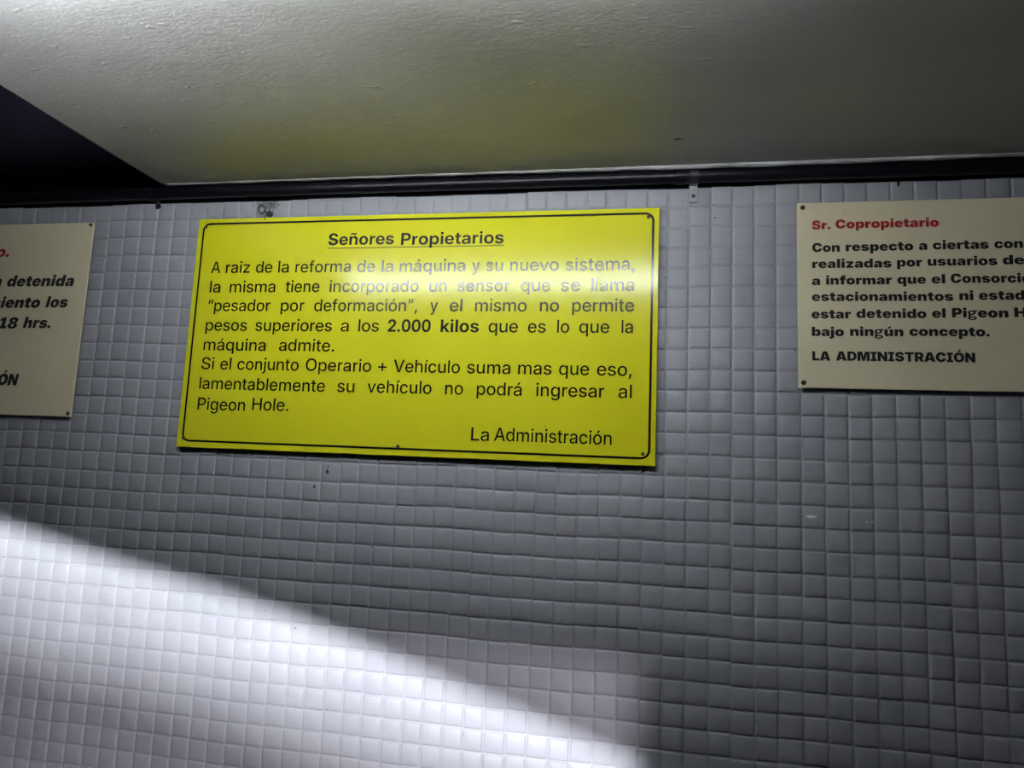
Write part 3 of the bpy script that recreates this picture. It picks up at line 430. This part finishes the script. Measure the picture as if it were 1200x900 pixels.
'f': (892, '635,766 635,0 205,0 205,766 20,766 20,1084 205,1084 205,1136 208,1200 217,1257 231,1308 251,1354 277,1394 308,1428 346,1457 389,1480 437,1498 492,1511 552,1519 618,1521 655,1521 692,1520 728,1518 764,1516 797,1513 825,1511 848,1509 867,1507 841,1191 830,1192 818,1193 804,1194 789,1195 774,1196 759,1196 745,1197 732,1197 707,1195 686,1191 668,1184 656,1174 646,1161 640,1146 636,1127 635,1105 635,1084 848,1084 848,766'),
'g': (1230, 'G'),
'h': (1312, '87,0 87,1490 512,1490 512,884 527,912 563,965 605,1013 654,1053 712,1081 779,1098 855,1103 913,1100 966,1090 1014,1074 1057,1051 1096,1022 1130,988 1158,948 1182,904 1201,855 1214,803 1222,747 1225,687 1225,0 795,0 795,590 792,626 786,657 774,684 758,706 738,725 714,738 686,746 655,748 633,747 614,743 596,737 580,729 565,718 553,706 542,691 533,673 526,654 521,633 518,609 517,584 517,0'),
'i': (604, '87,0 87,1084 517,1084 517,0|301,1159 207,1159o 83,1273o 83,1357 83,1443o 207,1555o 301,1555 394,1555o 518,1443o 518,1357 518,1272o 394,1159o'),
'j': (606, '88,1084 519,1084 519,-28 519,-170o 407,-341o 196,-418o 47,-418 -84,-418 -84,-99 -20,-99 41,-99o 88,-54o 88,-2|303,1159 209,1159o 85,1273o 85,1357 85,1443o 209,1555o 303,1555 396,1555o 520,1443o 520,1357 520,1272o 396,1159o'),
'l': (604, '87,0 87,1490 517,1490 517,0'),
'm': (1928, '490,1084 500,862 514,898 535,939 559,975 586,1006 616,1033 647,1055 681,1072 716,1086 752,1095 789,1101 827,1103 884,1098 937,1085 985,1062 1029,1030 1067,987 1099,932 1124,865 1127,856 1139,888 1160,931 1187,969 1216,1002 1249,1029 1283,1053 1321,1071 1360,1085 1399,1095 1440,1101 1481,1103 1533,1100 1582,1091 1627,1077 1669,1056 1708,1030 1742,1000 1771,965 1796,925 1815,881 1830,834 1838,783 1841,728 1841,0 1410,0 1410,615 1408,646 1402,674 1392,699 1378,721 1360,739 1338,751 1314,759 1286,761 1269,760 1253,757 1238,752 1224,744 1212,734 1201,723 1191,710 1183,695 1177,678 1172,659 1169,639 1168,617 1168,0 760,0 760,612 757,645 751,674 741,700 726,722 708,739 687,752 662,759 635,761 617,760 600,757 585,752 571,744 559,734 548,723 539,710 531,695 525,679 521,661 518,642 517,621 517,0 87,0 87,1084'),
'n': (1312, '87,0 87,1084 502,1084 505,870 527,912 563,965 605,1013 654,1053 712,1081 779,1098 855,1103 913,1100 966,1090 1014,1074 1057,1051 1096,1022 1130,988 1158,948 1182,904 1201,855 1214,803 1222,747 1225,687 1225,0 795,0 795,590 792,626 786,657 774,684 758,706 738,725 714,738 686,746 655,748 633,747 614,743 596,737 580,729 565,718 553,706 542,691 533,673 526,654 521,633 518,609 517,584 517,0'),
'o': (1272, '636,-22 457,-22o 192,117o 49,370o 49,541 49,711o 192,963o 457,1103o 636,1103 816,1103o 1079,963o 1223,711o 1223,541 1223,370o 1079,117o 816,-22o|636,304 679,304o 747,357o 786,463o 786,542 786,621o 747,725o 679,777o 636,777 594,777o 525,725o 485,621o 485,542 485,464o 525,357o 594,304o'),
'p': (1311, '87,-418 87,1084 513,1084 513,924 520,924 547,979o 631,1060o 747,1103o 820,1103 942,1103o 1142,974o 1263,724o 1263,543 1263,362o 1147,111o 945,-19o 816,-19 744,-19o 628,26o 545,110o 522,169 517,169 517,-418|670,312 720,312o 788,368o 824,472o 824,543 824,614o 788,717o 720,773o 670,773 622,773o 547,717o 505,614o 505,543 505,472o 547,369o 622,312o'),
'q': (1311, '1224,-418 794,-418 794,169 790,169 767,110o 683,26o 568,-19o 496,-19 367,-19o 165,111o 49,362o 49,543 49,724o 170,974o 371,1103o 491,1103 565,1103o 680,1060o 765,979o 791,924 798,924 798,1084 1224,1084|641,312 690,312o 765,369o 807,472o 807,543 807,614o 765,717o 690,773o 641,773 592,773o 523,717o 487,614o 487,543 487,472o 523,368o 592,312o'),
'r': (889, '87,0 87,1084 505,1084 505,877 511,877 540,994o 665,1089o 766,1089 794,1089o 844,1085o 869,1081 869,731 842,736o 752,740o 717,740 657,740o 567,686o 517,588o 517,523 517,0'),
's': (1190, '602,-24 442,-24o 198,68o 52,235o 37,346 449,371 462,321o 538,260o 607,260 659,260o 716,289o 716,316 716,341o 660,372o 599,382 398,415 232,442o 61,606o 61,737 61,852o 186,1015o 420,1101o 584,1101 744,1101o 978,1015o 1111,857o 1120,746 735,722 729,769o 651,820o 598,820 548,820o 489,789o 489,762 489,742o 531,708o 581,700 816,661 987,633o 1153,491o 1153,368 1153,251o 1013,74o 765,-24o'),
't': (863, '610,766 610,387 612,370 615,355 620,342 628,333 638,326 652,321 669,318 690,317 703,317 718,318 735,318 754,319 772,320 787,321 798,322 806,323 828,7 803,3 776,0 746,-3 715,-5 682,-6 649,-7 616,-8 583,-8 486,-3 403,13 334,38 278,74 235,121 205,178 186,247 180,327 180,766 20,766 20,1084 180,1084 180,1362 610,1362 610,1084 815,1084 815,766'),
'u': (1312, '347,-7 299,10 255,33 216,62 182,96 154,135 130,180 111,228 98,281 90,337 87,396 87,1084 517,1084 517,493 520,458 526,427 538,400 554,377 574,359 598,346 626,338 657,335 679,337 698,340 716,346 732,355 747,365 759,378 770,393 779,410 786,430 791,451 794,475 795,500 795,1084 1225,1084 1225,0 810,0 807,213 785,171 749,118 708,71 659,31 600,3 533,-14 456,-20 399,-17'),
'z': (1191, '105,0 105,255 571,756 571,760 112,760 112,1084 1073,1084 1073,807 635,326 635,323 1087,323 1087,0'),
'Ó': (1556, '778,-22 574,-22o 241,153o 47,495o 47,744 47,995o 241,1338o 574,1512o 778,1512 982,1512o 1313,1338o 1509,995o 1509,744 1509,494o 1313,152o 982,-22o|778,358 873,358o 998,449o 1060,622o 1060,744 1060,867o 998,1041o 873,1132o 778,1132 684,1132o 559,1041o 496,867o 496,744 496,622o 559,449o 684,358o|624,1620 802,1949 1180,1949 903,1620'),
'ú': (1312, '347,-7 299,10 255,33 216,62 182,96 154,135 130,180 111,228 98,281 90,337 87,396 87,1084 517,1084 517,493 520,458 526,427 538,400 554,377 574,359 598,346 626,338 657,335 679,337 698,340 716,346 732,355 747,365 759,378 770,393 779,410 786,430 791,451 794,475 795,500 795,1084 1225,1084 1225,0 810,0 807,213 785,171 749,118 708,71 659,31 600,3 533,-14 456,-20 399,-17|1059,1543 782,1213 502,1213 680,1543'),
},
}

def ell(cx, cy, rx, ry, n=28):
    return [(cx + rx * math.cos(k * 2 * math.pi / n), cy - ry * math.sin(k * 2 * math.pi / n)) for k in range(n)]
def contour(txt, n=4):
    """on and off points of a letter outline -> polygon"""
    ct = []
    for w_ in txt.split():
        on = not w_.endswith('o')
        a, b = w_.rstrip('o').split(',')
        ct.append((float(a), float(b), on))
    full = []
    for i, a in enumerate(ct):
        b = ct[(i + 1) % len(ct)]
        full.append(a)
        if not a[2] and not b[2]: full.append(((a[0] + b[0]) / 2, (a[1] + b[1]) / 2, True))
    k = next(i for i, p in enumerate(full) if p[2]); full = full[k:] + full[:k]
    out, i, N = [], 0, len(full)
    while i < N:
        p, q = full[i], full[(i + 1) % N]
        out.append((p[0], p[1]))
        if not q[2]:
            r = full[(i + 2) % N]
            for s in range(1, n):
                t_ = s / n
                out.append(tuple((1 - t_) ** 2 * p[k] + 2 * t_ * (1 - t_) * q[k] + t_ * t_ * r[k] for k in (0, 1)))
            i += 2
        else: i += 1
    return out
def layers(ch, style):
    """a letter as a list of layers, each a list of polygons (outlines and holes)"""
    adv, src = GLYPHS[style][ch]
    if src == 'G':                              # the heavy two-storey g
        return adv, [[ell(545, 745, 480, 375), ell(545, 745, 190, 185)], [[(790, 985), (890, 1150), (1190, 1150), (1190, 930), (940, 920)]],
                     [ell(590, -120, 560, 300), ell(590, -120, 290, 105)], [[(190, 500), (430, 430), (440, 110), (150, 90), (110, 270)]]]
    ps = [contour(c_) for c_ in src.split('|')]
    return adv, [ps]
def fill(polys):
    cu = bpy.data.curves.new('letters', 'CURVE'); cu.dimensions = '2D'; cu.fill_mode = 'FRONT'
    for p in polys:
        sp = cu.splines.new('POLY'); sp.points.add(len(p) - 1)
        sp.points.foreach_set('co', [c_ for x, y in p for c_ in (x / 2048, y / 2048, 0, 1)]); sp.use_cyclic_u = True
    ob = bpy.data.objects.new('letters', cu); C.objects.link(ob)
    me = bpy.data.meshes.new_from_object(ob.evaluated_get(bpy.context.evaluated_depsgraph_get()))
    vs_ = [(q.co.x, q.co.y) for q in me.vertices]; fs = [tuple(p.vertices) for p in me.polygons]
    bpy.data.objects.remove(ob); bpy.data.curves.remove(cu); bpy.data.meshes.remove(me)
    return vs_, fs
CACHE = {}
def word_verts(bm, word, x0, x1, z, cap, y, style='R', shear=0.0):
    """one word set so that its ink runs from x0 to x1 on the baseline z"""
    pen, placed = 0.0, []
    for ch in word:
        key = (style, ch)
        if key not in CACHE:
            adv, ly = layers(ch, style)
            CACHE[key] = (adv / 2048, [fill(p) for p in ly])
        adv, ly = CACHE[key]
        for vs_, fs in ly: placed.append(([(pen + a + shear * b, b) for a, b in vs_], fs))
        pen += adv
    lo = min(a for vs_, _ in placed for a, b in vs_); hi = max(a for vs_, _ in placed for a, b in vs_)
    sx = (x1 - x0) / (hi - lo); sz = cap / 0.7275
    for vs_, fs in placed:
        q = [bm.verts.new((x0 + (a - lo) * sx, y, z + b * sz)) for a, b in vs_]
        for f_ in fs:
            try: bm.faces.new([q[i] for i in f_])
            except ValueError: pass
def flip_front(bm):
    for fc in bm.faces:
        fc.normal_update()
        if fc.normal.y > 0: fc.normal_flip()
def line(bm, entry, cap, y, off, bold_off=None, shear=0.0):
    kind, z0, z1, ws = entry
    xa, xb = ws[0][1], ws[-1][2]
    for w_, x0, x1 in ws:
        z = z0 + (z1 - z0) * ((x0 + x1) / 2 - xa) / max(xb - xa, .02)
        o_ = off
        if w_.startswith('*'): w_, o_ = w_[1:], bold_off
        word_verts(bm, w_, x0, x1, z, cap, y, o_, shear)

def rounded_frame(bm, x0, x1, z0, z1, r, wd, y):
    def ring(d):
        pts = []
        rr = max(r - d, .0005)
        for cx, cz, a0 in ((x1 - r, z1 - r, 0), (x0 + r, z1 - r, 90), (x0 + r, z0 + r, 180), (x1 - r, z0 + r, 270)):
            for k in range(9):
                a = math.radians(a0 + k * 90 / 8)
                pts.append((cx + rr * math.cos(a), y, cz + rr * math.sin(a)))
        return [bm.verts.new(p) for p in pts]
    A, B = ring(0), ring(wd)
    n = len(A)
    for i in range(n):
        bm.faces.new((A[i], A[(i + 1) % n], B[(i + 1) % n], B[i]))
def board(x0, x1, y0, y1, z0, z1, bevel=.0006):
    bm = bmesh.new(); box(bm, x0, x1, y0, y1, z0, z1, bevel); return bm
def screw(parent, x, z, yface, r=.0023):
    """pan head with a slot, tip of the shank reaching the wall"""
    bm = bmesh.new()
    prof = [(0, r), (.0005, r), (.0011, r * .82), (.0015, r * .45)]
    tube(bm, (x, yface + .0001, z), (x, yface - .0006, z), r, r, 18)
    tube(bm, (x, yface - .0006, z), (x, yface - .0014, z), r, r * .55, 18)
    tube(bm, (x, yface + .0065, z), (x, yface, z), r * .4, r * .4, 10)
    a = random.uniform(0, 3.1)
    for aa in (a, a + math.pi / 2):
        r_ = bmesh.ops.create_cube(bm, size=1.0)
        mt = Matrix.Translation((x, yface - .0014, z)) @ Matrix.Rotation(aa, 4, 'Y') @ Matrix.Diagonal((r * 1.0, .0003, r * .22, 1))
        bmesh.ops.transform(bm, matrix=mt, verts=r_['verts'])
    return mesh_obj('screw', bm, M_SCREW, parent)

# ---------------------------------------------------------------- the yellow notice
YX0, YX1, YZ0, YZ1 = -.0030, .5895, 1.6105, 1.9090
YF = -.0078
g = thing('notice_sign', 'large yellow notice with black border headed Señores Propietarios', 'sign', (0, 0, 0), 'notices screwed to the tiled wall')
mesh_obj('board', board(YX0, YX1, YF, -.0042, YZ0, YZ1), M_YEL, g)
bm = bmesh.new(); rounded_frame(bm, .0036, .5838, 1.6175, 1.9035, 0.0105, .0026, YF - .0002); flip_front(bm)
mesh_obj('border', bm, M_INK, g)
YTEXT = [
('heading', 1.871, 1.8686, [('Señores', 0.1813, 0.2681), ('Propietarios', 0.2773, 0.4067)]) ,
('b', 1.8359, 1.8346, [('A', 0.0213, 0.0347), ('raiz', 0.0426, 0.0762), ('de', 0.0848, 0.1077), ('la', 0.1158, 0.1303), ('reforma', 0.1394, 0.214), ('de', 0.2225, 0.2456), ('la', 0.2544, 0.2693), ('máquina', 0.2777, 0.3607), ('y', 0.3695, 0.3786), ('su', 0.3865, 0.4074), ('nuevo', 0.4161, 0.4741), ('sistema,', 0.4824, 0.5627)]) ,
('b', 1.8101, 1.81, [('la', 0.0222, 0.0372), ('misma', 0.0507, 0.1141), ('tiene', 0.1282, 0.1742), ('incorporado', 0.1877, 0.3036), ('un', 0.3174, 0.3389), ('sensor', 0.3527, 0.4163), ('que', 0.4302, 0.4652), ('se', 0.4777, 0.4997), ('llama', 0.5133, 0.5622)]) ,
('b', 1.7856, 1.7856, [('“pesador', 0.0222, 0.1093), ('por', 0.124, 0.1556), ('deformación”,', 0.1692, 0.3035), ('y', 0.3199, 0.3293), ('el', 0.3442, 0.3596), ('mismo', 0.3756, 0.4379), ('no', 0.4539, 0.4763), ('permite', 0.4918, 0.5627)]) ,
('b', 1.7599, 1.7604, [('pesos', 0.0218, 0.0797), ('superiores', 0.0915, 0.1948), ('a', 0.2066, 0.2171), ('los', 0.2296, 0.2561), ('*2.000', 0.2676, 0.3219), ('*kilos', 0.3343, 0.3815), ('que', 0.3933, 0.4287), ('es', 0.4406, 0.4616), ('lo', 0.475, 0.4891), ('que', 0.5007, 0.5353), ('la', 0.5491, 0.562)]) ,
('b', 1.7343, 1.735, [('máquina', 0.0215, 0.1081), ('admite.', 0.1263, 0.1999)]) ,
('b', 1.71, 1.7111, [('Si', 0.0212, 0.039), ('el', 0.0477, 0.0628), ('conjunto', 0.0715, 0.1547), ('Operario', 0.1642, 0.2498), ('+', 0.2588, 0.2694), ('Vehículo', 0.2783, 0.361), ('suma', 0.3698, 0.4217), ('mas', 0.431, 0.4702), ('que', 0.4789, 0.5135), ('eso,', 0.5225, 0.5617)]) ,
('b', 1.6844, 1.6858, [('lamentablemente', 0.0211, 0.1917), ('su', 0.2079, 0.23), ('vehículo', 0.2467, 0.3275), ('no', 0.3443, 0.366), ('podrá', 0.3827, 0.4362), ('ingresar', 0.4533, 0.5314), ('al', 0.5474, 0.5622)]) ,
('b', 1.6576, 1.6603, [('Pigeon', 0.0215, 0.0872), ('Hole.', 0.097, 0.1458)]) ,
('sig', 1.6317, 1.633, [('La', 0.3786, 0.4), ('Administración', 0.4061, 0.541)]) ,
]
bm = bmesh.new(); bt = bmesh.new(); bs = bmesh.new()
for e in YTEXT:
    if e[0] == 'heading': line(bm, e, .0153, YF - .0003, 'B')
    elif e[0] == 'sig': line(bs, e, .0153, YF - .0003, 'R')
    else: line(bt, e, .0153, YF - .0003, 'R', 'B')
for b_ in (bm, bt, bs): flip_front(b_)
h_ = mesh_obj('heading', bm, M_INK, g); h_['label'] = 'bold underlined heading'
mesh_obj('body_text', bt, M_INK, g)
mesh_obj('signature', bs, M_INK, g)
bm = bmesh.new(); box(bm, .1806, .4072, YF - .0003, YF - .0001, 1.8662, 1.8670)
mesh_obj('underline', bm, M_INK, h_)
for x, z in ((.0080, 1.8984), (.0060, 1.6217), (.2901, 1.6217), (.5771, 1.8980), (.5757, 1.6236)):
    screw(g, x, z, YF, .0021)

# ---------------------------------------------------------------- the cream notices
RX0, RX1, RZ0, RZ1 = .7405, 1.180, 1.7017, 1.9108
CF = -.0064
g = thing('notice_sign', 'cream notice right of the yellow one, red heading Sr. Copropietario', 'sign', (0, 0, 0), 'notices screwed to the tiled wall')
mesh_obj('board', board(RX0, RX1, CF, -.0034, RZ0, RZ1), M_CREAM, g)
RTEXT = [

('h', 1.8794, 1.8805, [('Sr.', 0.7558, 0.7751), ('Copropietario', 0.7804, 0.8848)]) ,
('b', 1.8535, 1.8551, [('Con', 0.7558, 0.7844), ('respecto', 0.7906, 0.8587), ('a', 0.8642, 0.8726), ('ciertas', 0.8781, 0.9324), ('cons', 0.9377, 0.9741)]) ,
('b', 1.8346, 1.8374, [('realizadas', 0.7556, 0.8367), ('por', 0.8421, 0.8671), ('usuarios', 0.8725, 0.9399), ('del', 0.9451, 0.9701)]) ,
('b', 1.8159, 1.8178, [('a', 0.7551, 0.7637), ('informar', 0.7698, 0.8365), ('que', 0.842, 0.8703), ('el', 0.8757, 0.8891), ('Consorcio', 0.8944, 0.9708)]) ,
('b', 1.7973, 1.7993, [('estacionamientos', 0.7549, 0.8963), ('ni', 0.9021, 0.9156), ('estado', 0.9209, 0.974)]) ,
('b', 1.7783, 1.7805, [('estar', 0.7544, 0.7946), ('detenido', 0.8002, 0.8696), ('el', 0.875, 0.8883), ('Pigeon', 0.8945, 0.948), ('H', 0.9536, 0.9652)]) ,
('b', 1.7588, 1.7601, [('bajo', 0.7545, 0.7873), ('ningún', 0.7934, 0.8465), ('concepto.', 0.8524, 0.9296)]) ,
('s', 1.7318, 1.7322, [('LA', 0.7546, 0.7731), ('ADMINISTRACIÓN', 0.7787, 0.915)]) ,
]
bm = bmesh.new(); bt = bmesh.new(); bs = bmesh.new()
for e in RTEXT:
    line({'h': bm, 'b': bt, 's': bs}[e[0]], e, .0102, CF - .0003, 'K')
for b_ in (bm, bt, bs): flip_front(b_)
mesh_obj('heading', bm, M_RED, g)['label'] = 'red heavy heading'
mesh_obj('body_text', bt, M_INK2, g); mesh_obj('signature', bs, M_INK2, g)
for x, z in ((.7463, 1.9052), (.7455, 1.7073), (1.1745, 1.9052), (1.1745, 1.7073)):
    screw(g, x, z, CF, .0026)

LX0, LX1, LZ0, LZ1 = -.560, -.1636, 1.6437, 1.9092
g = thing('notice_sign', 'cream notice with italic black lettering cut off below the black upper wall', 'sign', (0, 0, 0), 'notices screwed to the tiled wall')
mesh_obj('board', board(LX0, LX1, CF, -.0034, LZ0, LZ1), M_CREAM, g)
LTEXT = [

('h', 1.8625, 1.8622, [('o.', -0.3127, -0.2921)]) ,
('b', 1.82, 1.8203, [('n', -0.3101, -0.2976), ('detenida', -0.2886, -0.1826)]) ,
('b', 1.7898, 1.7908, [('miento', -0.3177, -0.2315), ('los', -0.2227, -0.1883)]) ,
('b', 1.761, 1.7624, [('18', -0.2937, -0.2627), ('hrs.', -0.2541, -0.2108)]) ,
('s', 1.6828, 1.6842, [('IÓN', -0.2935, -0.2497)]) ,
]
bm = bmesh.new(); bt = bmesh.new(); bs = bmesh.new()
for e in LTEXT:
    line({'h': bm, 'b': bt, 's': bs}[e[0]], e, .0155, CF - .0003, 'K', None, .17)
for b_ in (bm, bt, bs): flip_front(b_)
mesh_obj('heading', bm, M_RED, g)['label'] = 'red heavy heading'
mesh_obj('body_text', bt, M_INK2, g); mesh_obj('signature', bs, M_INK2, g)
for x, z in ((-.1678, 1.9058), (-.1672, 1.6482), (-.5545, 1.9058), (-.5545, 1.6482)):
    screw(g, x, z, CF, .0024)

# ---------------------------------------------------------------- conduit under the ceiling, with its clamps
PY, PZ, PR = -.0092, 1.9452, .0080
g = thing('conduit_pipe', 'black painted pipe running along the top of the tiled wall under the ceiling', 'pipe', (0, 0, 0))
bm = bmesh.new()
pts = []
for i in range(61):
    xx = -.53 + 2.30 * i / 60
    pts.append((xx, PY + .0003 * math.sin(xx * 7), PZ + .0004 * math.sin(xx * 4.1 + 1)))
path_tube(bm, pts, PR, 22)
mesh_obj('pipe_run', bm, M_PIPE, g, True)
bm = bmesh.new()
prof = [(.6065, .0082), (.6072, .0090), (.6180, .0090), (.6190, .0082)]
for (xa, ra), (xb, rb) in zip(prof[:-1], prof[1:]):
    tube(bm, (xa, PY, PZ), (xb, PY, PZ), ra, rb, 24, False)
mesh_obj('coupling', bm, M_PIPE, g, True)
def clamp(xc, label, mat_tab, rot=0.0, wd=.0092, ln=.0290):
    t_ = thing('pipe_clamp', label, 'pipe clamp', (xc, 0, PZ), 'clamps on the black pipe')
    bm = bmesh.new()
    r0, r1 = PR + .0003, PR + .0014
    A = []
    for k in range(25):
        a = math.radians(90 + k * 180 / 24)           # from the top, round the front, to the bottom
        A.append((math.cos(a), math.sin(a)))
    rings = []
    for cy, cz in A:
        rings.append([bm.verts.new((s * wd / 2, PY + cy * r, cz * r)) for s, r in ((-1, r0), (-1, r1), (1, r1), (1, r0))])
    for a_, b_ in zip(rings[:-1], rings[1:]):
        for k in range(4):
            bm.faces.new((a_[k], a_[(k + 1) % 4], b_[(k + 1) % 4], b_[k]))
    bm.faces.new(rings[0]); bm.faces.new(rings[-1][::-1])
    bmesh.ops.recalc_face_normals(bm, faces=bm.faces[:])
    mesh_obj('strap', bm, M_STRAP if mat_tab is M_WALL else M_PIPE, t_)
    bm = bmesh.new()
    box(bm, -wd / 2, wd / 2, PY - .0002, .0, -r1, -r1 + .0011)
    box(bm, -wd / 2, wd / 2, -.0032, -.0014, -ln, -r1 + .0011, .0004)
    tb = mesh_obj('tab', bm, mat_tab, t_)
    if rot:
        tb.rotation_euler = (0, rot, 0)
    bm = bmesh.new()
    tube(bm, (0, -.0030, -ln + .0075), (0, -.0038, -ln + .0075), .0021, .0021, 16); tube(bm, (0, -.0038, -ln + .0075), (0, -.0045, -ln + .0075), .0021, .0012, 16)
    mesh_obj('screw', bm, M_SCREW, tb)
    return t_
clamp(.6277, 'pipe clamp with grey painted tab, on the pipe right of the yellow notice', M_WALL)
clamp(-.0745, 'black painted pipe clamp where the ceiling edge meets the upper wall', M_PIPE, -.25, .0070, .0180)

# ---------------------------------------------------------------- ring hook holding the yellow notice
g = thing('eye_hook', 'small tarnished ring hook above the top edge of the yellow notice', 'hook', (.0885, 0, 1.9180))
bm = bmesh.new()
path_tube(bm, [(-.0028 + .0046 * math.cos(a), -.0085 - .0012 * math.sin(a), .0020 + .0050 * math.sin(a)) for a in [k * 2 * math.pi / 28 for k in range(28)]], .00115, 10, True)
mesh_obj('ring', bm, M_IRON, g, True)
bm = bmesh.new()
path_tube(bm, [(.0035, .0015, -.0010), (.0033, -.005, -.0010), (.0022, -.0085, -.0018)], .0017, 12)
tube(bm, (.0040, .0005, -.0010), (.0040, -.0018, -.0010), .0046, .0040, 8)
mesh_obj('shank', bm, M_IRON, g, False)
bm = bmesh.new()
path_tube(bm, [(.0036, -.0040, -.002), (.0034, -.0082, -.0060), (.0031, -.0090, -.0092), (.0030, -.0086, -.0128)], .00055, 8)
path_tube(bm, [(.004, -.003, .0005), (.0075, -.0045, .0060), (.0085, -.0030, .0105), (.0060, -.0025, .0125), (.0040, -.003, .0110)], .0005, 8)
mesh_obj('wire_tie', bm, M_IRON, g, True)

# ---------------------------------------------------------------- slim light batten on the ceiling, its diffuser towards the wall
LX_0, LX_1, LY, LZ = TUBE
TILT = math.radians(14)
g = thing('light_batten', 'slim white light batten fixed under the low ceiling, facing the tiled wall', 'lamp', ((LX_0 + LX_1) / 2, LY, CZ))
hl = (LX_1 - LX_0) / 2
bm = bmesh.new(); box(bm, -hl, hl, -.040, -.004, -.022, 0.0, .002)
mesh_obj('housing', bm, M_LW, g)
bm = bmesh.new(); box(bm, -hl + .006, hl - .006, -.0045, .0, -.019, -.004)
bmesh.ops.rotate(bm, cent=(0, 0, -.0115), matrix=Matrix.Rotation(TILT, 3, 'X'), verts=bm.verts[:])
mesh_obj('diffuser', bm, M_TUBE, g)
for sgn in (-1, 1):
    bm = bmesh.new()
    xa, xb = sorted((sgn * hl, sgn * (hl + .010)))
    box(bm, xa, xb, -.041, .002, -.023, 0.0, .002)
    mesh_obj('end_cap', bm, M_LW, g)
